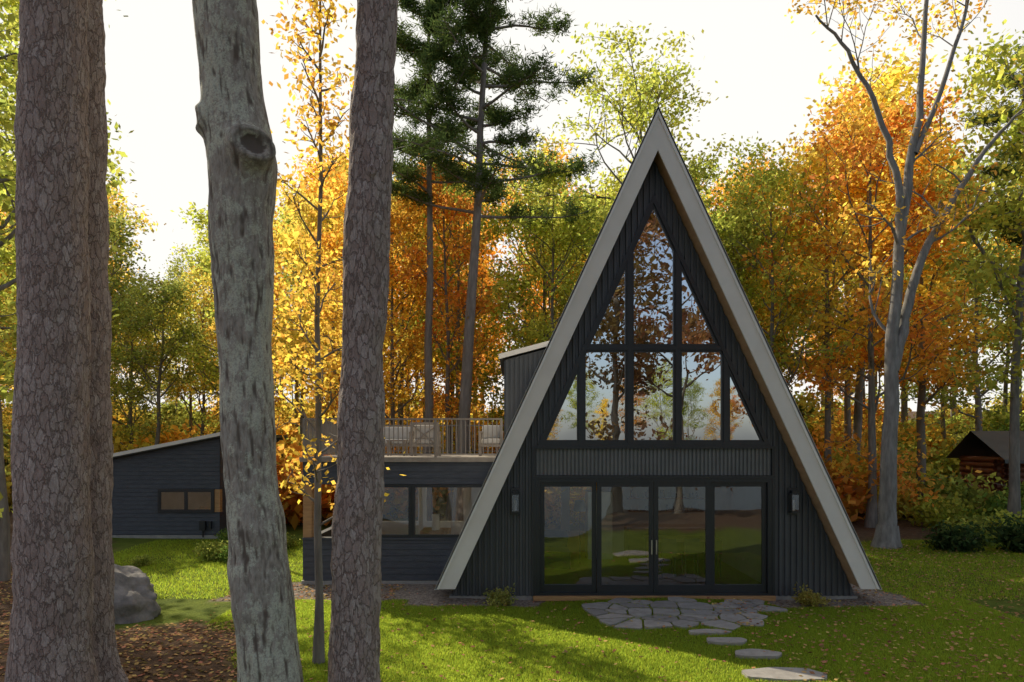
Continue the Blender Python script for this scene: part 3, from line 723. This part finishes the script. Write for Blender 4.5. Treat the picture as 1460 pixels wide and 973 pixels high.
# distant forest (one mass)
forest = empty('forest_backdrop'); rng = np.random.default_rng(99)
prof = [(-3, 300), (0, 60), (140, 280), (165, 400), (275, 390), (320, 230), (480, 240), (700, 220), (860, 260), (1010, 240), (1080, 190), (1180, 160), (1460, 60), (4000, 200)]
pa = np.array([(p[0] - 730) / 973 for p in prof]); pe = np.array([(632 - p[1]) / 973 for p in prof])
def pick(a):
    if a < -.42: c = [GOLD, YG_, OLV, YEL]
    elif a < .05: c = [GOLD, YEL, GOLD, YG_, YG_, GOLD, ORG, YEL]
    elif a < .3: c = [YEL, GOLD, YG_, YG_, GOLD]
    elif a < .55: c = [ORG, GOLD, YEL, YG_, GOLD, OLV, YG_, ORG]
    else: c = [GRN, OLV, YG_, YG_, YEL, GOLD]
    return np.array(c[rng.integers(len(c))]) * rng.uniform(.8, 1.15)
for Yr, st in ((29.5, 4.0), (35, 4.0), (41, 4.2), (48, 4.6), (57, 5.2), (68, 6)):
    x = -.9 * Yr - 3
    while x < .9 * Yr + 5:
        xx = x + rng.uniform(-1.4, 1.4); yy = Yr + rng.uniform(-2, 2); a = xx / yy
        if not (20 < xx < 31 and yy < 37) and not (-17 < xx < -8.5 and yy < 33):
            hmax = 3.3 + np.interp(a, pa, pe) * yy - float(hgt(xx, yy)); hh = min(hmax, 22) * rng.uniform(.74, 1.0)
            if hh > 4:
                sz = hh / 15; s = sz * rng.uniform(.85, 1.15) if sz > .7 else sz * 1.2
                put(T[rng.integers(5)], 'forest_tree', xx, yy, s, rng.uniform(0, 6.28), pick(a), forest, sz)
        x += st
    x = -.9 * Yr
    while x < .9 * Yr + 4:
        xx = x + rng.uniform(-1, 1); yy = Yr + rng.uniform(-2.5, 2.5)
        if not (20 < xx < 31 and yy < 37) and not (-17 < xx < -8.5 and yy < 32):
            put(B[rng.integers(2)], 'understory', xx, yy, rng.uniform(1.0, 2.2), rng.uniform(0, 6.28), pick(xx / yy) * .8, forest)
        x += 3.0
# far shore across the lake
shore = empty('far_shore_trees')
for q in range(44):
    put(T[rng.integers(5)], 'shore_tree', -150 + q * 7 + rng.uniform(-2, 2), -150 + rng.uniform(-6, 6), rng.uniform(1, 1.6), rng.uniform(0, 6), pick(.5), shore, z=-1)
# near-shore trees behind the viewpoint
DR = (.34, .19, .09)
for (x, y, k, s, c) in ((7.6, -2.2, 0, 1.15, DR), (4.9, -3.4, 4, 1.15, (.30, .20, .08)), (12.5, -3.0, 2, 1.1, RUST), (-10, -2.2, 1, 1.1, GOLD), (17, -2, 4, 1.1, OLV)):
    put(T[k], 'lakeside_tree', x, y, s, x, c)

# named mid trees
put(T[3], 'maple_tree', -12.2, 16.2, 1.0, 1.0, YG_); put(T[3], 'maple_tree', -16.4, 18.5, 1.05, 2.2, OLV)
put(T[1], 'maple_tree', -18.5, 24, 1.1, 2.9, YG_)
put(T[4], 'maple_tree', -6.4, 27.5, .90, 2.0, GOLD); put(T[1], 'maple_tree', -8.2, 31.5, .95, 3.0, YEL)
put(T[0], 'maple_tree', 14.2, 27, 1.02, .6, ORG); put(T[2], 'maple_tree', 11, 29, .92, 1.9, YG_); put(T[3], 'maple_tree', 17.6, 24, 1.1, 4.1, YG_)
put(T[1], 'maple_tree', 20.5, 22, 1.05, 5.1, OLV)
oak = make_tree('oak_tree', 51, 21, 9, 5.2, .26, 22, 8000, .12, .45, level=1); put(oak, 'oak_tree', 6.3, 33, .96, .5, YG_)
P1 = make_pine('white_pine', 31, 23.5, 12.0, 6.0, .27, 40, per=28); P2 = make_pine('white_pine_b', 32, 22, 13, 4.4, .22, 30, per=28)
o = put(P1, 'pine_tree', -2.1, 26.5, 1.0, .4); o.rotation_euler = (0, .045, .4)
put(P2, 'pine_tree', -3.4, 27.5, 1.0, 2.0)
put(P2, 'pine_tree', 20.5, 27.0, .85, 1.0)

# forked tree on the right
rng = np.random.default_rng(77); mb = MB(); cl = []
def limb(pts, r0, r1, k=10, nsub=6, L=2.2, lv=1):
    P = np.array(pts, float); tt = np.linspace(0, len(P) - 1, len(P) * 4); Q = np.column_stack([np.interp(tt, range(len(P)), P[:, i]) for i in range(3)])
    for _ in range(2): Q[1:-1] = (Q[:-2] + Q[1:-1] * 2 + Q[2:]) / 4
    Q[1:-1] += rng.normal(0, .025, Q[1:-1].shape); R = np.linspace(r0, r1, len(Q)); mb.tube(Q, R, k, 0)
    for q in range(nsub):
        i = int(len(Q) * rng.uniform(.45, .98)); d = unit(Q[min(i + 1, len(Q) - 1)] - Q[i - 1]); d = unit(d + unit(rng.normal(0, 1, 3)) * .9)
        grow(mb, rng, Q[i], d, L * rng.uniform(.6, 1.2), max(.02, R[i] * .35), lv, cl, .08, .35)
limb([(0, 0, 0), (.05, 0, .5), (.1, 0, 3), (.18, 0, 6.2), (.5, 0, 10.5), (1.1, .1, 14), (1.5, .3, 18)], .32, .06)
mb.tube([(0, 0, -.1), (.02, 0, .25), (.04, 0, .7)], [.5, .38, .31], 12, 0)
limb([(.2, 0, 5.6), (.7, .1, 7.5), (1.3, .2, 9.4), (2.4, .4, 11.2), (3.6, .6, 13), (4.8, .6, 14.2)], .19, .04, 8)
limb([(.45, 0, 10), (.2, -.2, 11.8), (-.5, -.4, 13.8), (-1.6, -.6, 15.6), (-2.6, -.8, 16.4)], .13, .03, 7)
limb([(.9, 0, 12.5), (1.8, .1, 14.5), (2.6, .2, 17), (3, .2, 18.5)], .10, .03, 7)
leaf_clusters(mb, rng, cl, 2600, .3, .085)
o = bpy.data.objects.new('forked_maple_tree', mb.mesh('forked_maple', [surf('pale_bark', (.16, .145, .13), (.30, .28, .26), 3, .9, .6, 12, (3, 3, .7)), M_leaf])); COL.objects.link(o); o.location = (11.9, 21.7, 0); o.color = (*GOLD, 1)

# slim young trees
sap = make_tree('young_maple', 61, 11.5, 1.9, 1.25, .065, 34, 3400, .05, .2, shape='narrow', lean=.15, level=1)
put(sap, 'young_maple_tree', -2.92, 10.3, 1, 0, GOLD)
sap2 = make_tree('young_maple_b', 62, 9.5, 3.2, 1.7, .07, 22, 2600, .07, .25, shape='narrow', level=1)
put(sap2, 'young_maple_tree', -6.9, 19.0, 1, 0, GOLD)

# ------------------------------------------------------------------ big foreground trunks
def big_trunk(name, zs, xs, rs, y0, kind, mat, seed, zt=10, knots=()):
    nz, na = 520, 120; z = np.linspace(-.3, zt, nz); cx = np.interp(z, zs, xs); r = np.interp(z, zs, rs)
    for _ in range(30): cx[1:-1] = (cx[:-2] + cx[1:-1] * 2 + cx[2:]) / 4; r[1:-1] = (r[:-2] + r[1:-1] * 2 + r[2:]) / 4
    g = float(hgt(xs[0], y0)); V = []; CR = []
    ang = [2 * math.pi * q / na for q in range(na)]
    for i in range(nz):
        zi = z[i]; fl = 1 + .45 * math.exp(-max(0, zi - g) * 3.5)
        for a in ang:
            ca, sa = math.cos(a), math.sin(a); p = Vector((ca * r[i] + seed, sa * r[i], zi))
            root = 1 + .12 * math.sin(5 * a + seed) * math.exp(-max(0, zi - g) * 3)
            low = noise.noise(p * 1.3) * .035 + noise.noise(p * 4) * .014
            if kind == 'pine':
                e = noise.noise(Vector((p.x * 15, p.y * 15, p.z * 6))); d3 = noise.noise(Vector((p.x * 30, p.y * 30, p.z * 14)))
                disp = .012 * e + .006 * d3; c = 1
            else:
                e = noise.noise(Vector((p.x * 22, p.y * 22, p.z * 3.5))); e2 = noise.noise(Vector((p.x * 45, p.y * 45, p.z * 12)))
                c = min(1, max(0, .6 + e * 1.0 + e2 * .5)); disp = .009 * c
            bulge = 0
            for (ka, kz, kr, kh) in knots:
                da = (a - ka + math.pi) % (2 * math.pi) - math.pi; dd = math.hypot(da * r[i], zi - kz) / kr
                if dd < 2.4:
                    bulge += kh * (.9 * math.exp(-((dd - .8) / .33) ** 2) + .65 * math.exp(-dd * dd / 1.2)) 
                    if dd < .5: c = 0
                    elif dd < 1.0: c = min(c, .1 + .5 * abs(math.sin(dd * 14)))
            R_ = r[i] * fl * root + low + disp + bulge - .012
            V.append((cx[i] + ca * R_, y0 + sa * R_, zi)); CR.append(c)
    i, j = np.meshgrid(np.arange(nz - 1), np.arange(na), indexing='ij'); j2 = (j + 1) % na
    F = np.stack([i * na + j, i * na + j2, (i + 1) * na + j2, (i + 1) * na + j], -1).reshape(-1, 4)
    me = bpy.data.meshes.new(name); me.from_pydata(V, [], F.tolist()); me.polygons.foreach_set('use_smooth', np.ones(len(F), bool))
    at = me.attributes.new('crk', 'FLOAT', 'POINT'); at.data.foreach_set('value', np.array(CR, np.float32)); me.materials.append(mat)
    e = empty(name); o = bpy.data.objects.new('trunk', me); COL.objects.link(o); o.parent = e; return e, cx[-1]
PC = make_pine('pine_crown', 41, 21, 11.5, 3.6, .22, 26, z0=9.5, per=16); MC = make_tree('maple_crown', 42, 17, 10.5, 4, .24, 14, 4000, .11, .4, z0=9.5)
def crown(me, e, x, y, z=0):
    o = put(me, 'crown', x, y, 1, x, YG_, e, z=z); return o
e, tx = big_trunk('pine_tree', [-.3, 4.3, 8.2, 10], [-5.12, -5.11, -5.10, -5.1], [.41, .355, .33, .31], 7.6, 'pine', M_bigpine, 1.3); crown(PC, e, tx, 7.6)
e, tx = big_trunk('pine_tree', [-.3, 4.3, 8.2, 10], [-5.30, -5.32, -5.36, -5.4], [.33, .29, .27, .25], 8.5, 'pine', M_bigpine, 7.7); crown(PC, e, tx, 8.5)
e, tx = big_trunk('maple_tree', [-.02, .78, 2.8, 4.28, 5.61, 6.2, 6.87, 7.98, 10], [-2.50, -2.55, -2.74, -2.81, -2.85, -2.835, -2.94, -3.03, -3.09],
                  [.36, .32, .285, .285, .325, .35, .31, .32, .31], 7.2, 'maple', M_bigmaple, 4.1, knots=((-.95, 6.3, .19, .12), (-2.7, 6.65, .14, .05))); crown(MC, e, tx, 7.2)
e, tx = big_trunk('pine_tree', [-.3, 4.3, 8.2, 10], [-1.76, -1.64, -1.48, -1.42], [.29, .255, .235, .225], 7.5, 'pine', M_bigpine, 12.9, knots=((-1.3, 6.2, .05, .03),)); crown(PC, e, tx, 7.5)

# ------------------------------------------------------------------ shrubs
sb = make_bush('foundation_shrub', 71, .36, .38, 900, .035, .06, 22)
put(sb, 'foundation_shrub', -.22, 14.0, 1, 0, (.40, .40, .12), z=0); put(sb, 'foundation_shrub', 6.1, 14.0, 1, 2, (.42, .36, .10), z=0)
gb = make_bush('garden_shrub', 72, .6, .7, 2200, .05, .12, 26)
for x, y, s, c in ((-8.3, 19.2, 1.0, OLV), (-7.6, 18.9, .9, GRN), (-10.0, 18.4, .55, OLV), (-10.9, 18.0, .6, YG_), (-9.3, 22.6, .9, GRN), (-7.2, 21.5, .8, OLV)): put(gb, 'garden_shrub', x, y, s, x, c)
DK = (.07, .11, .04)
for x, y, s, c in ((13.6, 21, 1.5, DK), (15.6, 20.5, 1.9, DK), (15.2, 22.5, 1.6, OLV), (17, 23, 1.8, YG_), (10.3, 22.5, 1.2, YG_), (18.3, 25.5, 2.4, GRN), (19.6, 26.5, 2.2, OLV), (20.8, 27.5, 2.6, GRN), (16.8, 26.5, 2.2, YG_), (18.6, 29.5, 3.2, OLV), (22.6, 29.6, 2.0, GRN)): put(gb, 'garden_shrub', x, y, s, x, c)

# ------------------------------------------------------------------ lawn grass
rng = np.random.default_rng(5)
def inpoly(px, py, poly):
    r = np.zeros(len(px), bool); n = len(poly)
    for i in range(n):
        x1, y1 = poly[i]; x2, y2 = poly[(i + 1) % n]
        c = ((y1 > py) != (y2 > py)) & (px < (x2 - x1) * (py - y1) / (y2 - y1 + 1e-12) + x1); r ^= c
    return r
def scatter(n, x0, x1, y0, y1): return rng.uniform(x0, x1, n), rng.uniform(y0, y1, n)
xs1, ys1 = scatter(420000, -5.5, 9.5, 8.6, 14.4); xs2, ys2 = scatter(190000, -12, 16, 14.4, 23)
xs = np.concatenate([xs1, xs2]); ys = np.concatenate([ys1, ys2]); sc = np.concatenate([np.ones(len(xs1)), np.full(len(xs2), 1.6)])
lw, gv = kinds(xs, ys); keep = (lw > rng.random(len(xs)) * .9 + .05)
keep &= ~((xs > CX - 4.3) & (xs < CX + 4.3) & (ys > 14.3)) & ~((xs > -5) & (xs < 0) & (ys > 15.95) & (ys < 22)) & (np.abs(xs / ys) < .82)
for cx_, cy_, poly in STONES:
    m = np.where(keep & (np.abs(xs - cx_) < .8) & (np.abs(ys - cy_) < .8))[0]
    keep[m[inpoly(xs[m], ys[m], poly)]] = False
xs, ys, sc = xs[keep], ys[keep], sc[keep]; n = len(xs); z = hgt(xs, ys)
clump = .7 + .5 * (np.sin(xs * 3.1 + np.sin(ys * 2.3) * 2) * np.sin(ys * 2.7 + xs) * .5 + .5)
hh = rng.uniform(.025, .06, n) * clump * np.sqrt(sc); an = rng.uniform(0, 6.28, n); wd = rng.uniform(.0035, .007, n) * sc
bx, by = np.cos(an) * wd, np.sin(an) * wd; lx, ly = rng.normal(0, .35, n) * hh, rng.normal(0, .35, n) * hh
V = np.stack([np.stack([xs - bx, ys - by, z], -1), np.stack([xs + bx, ys + by, z], -1), np.stack([xs + lx, ys + ly, z + hh], -1)], 1).reshape(-1, 3)
mb = MB(); mb.add(V, np.arange(3 * n).reshape(n, 3), 0, rng.random(n)); mb.obj('lawn_grass', [M_grass])
# fallen leaves
x1_, y1_ = scatter(3800, -6, 15, 8.5, 22); x2_, y2_ = scatter(26000, -16, -2.5, 6.5, 21); x3_, y3_ = scatter(7000, 4, 16, 8.5, 22)
l2, _ = kinds(x2_, y2_); k2 = l2 < .5
xs = np.concatenate([x1_, x2_[k2], x3_]); ys = np.concatenate([y1_, y2_[k2], y3_])
ok = ~((xs > CX - 4.3) & (xs < CX + 4.3) & (ys > 14.3)) & ~((xs > -5) & (xs < 0) & (ys > 15.95)); xs, ys = xs[ok], ys[ok]
lw, _ = kinds(xs, ys); C = np.stack([xs, ys, hgt(xs, ys) + .012 + .035 * lw], -1)
mb = MB(); mb.leaves(C, .036, rng, 0, 5.0, None, .75); mb.obj('fallen_leaves', [M_litter])
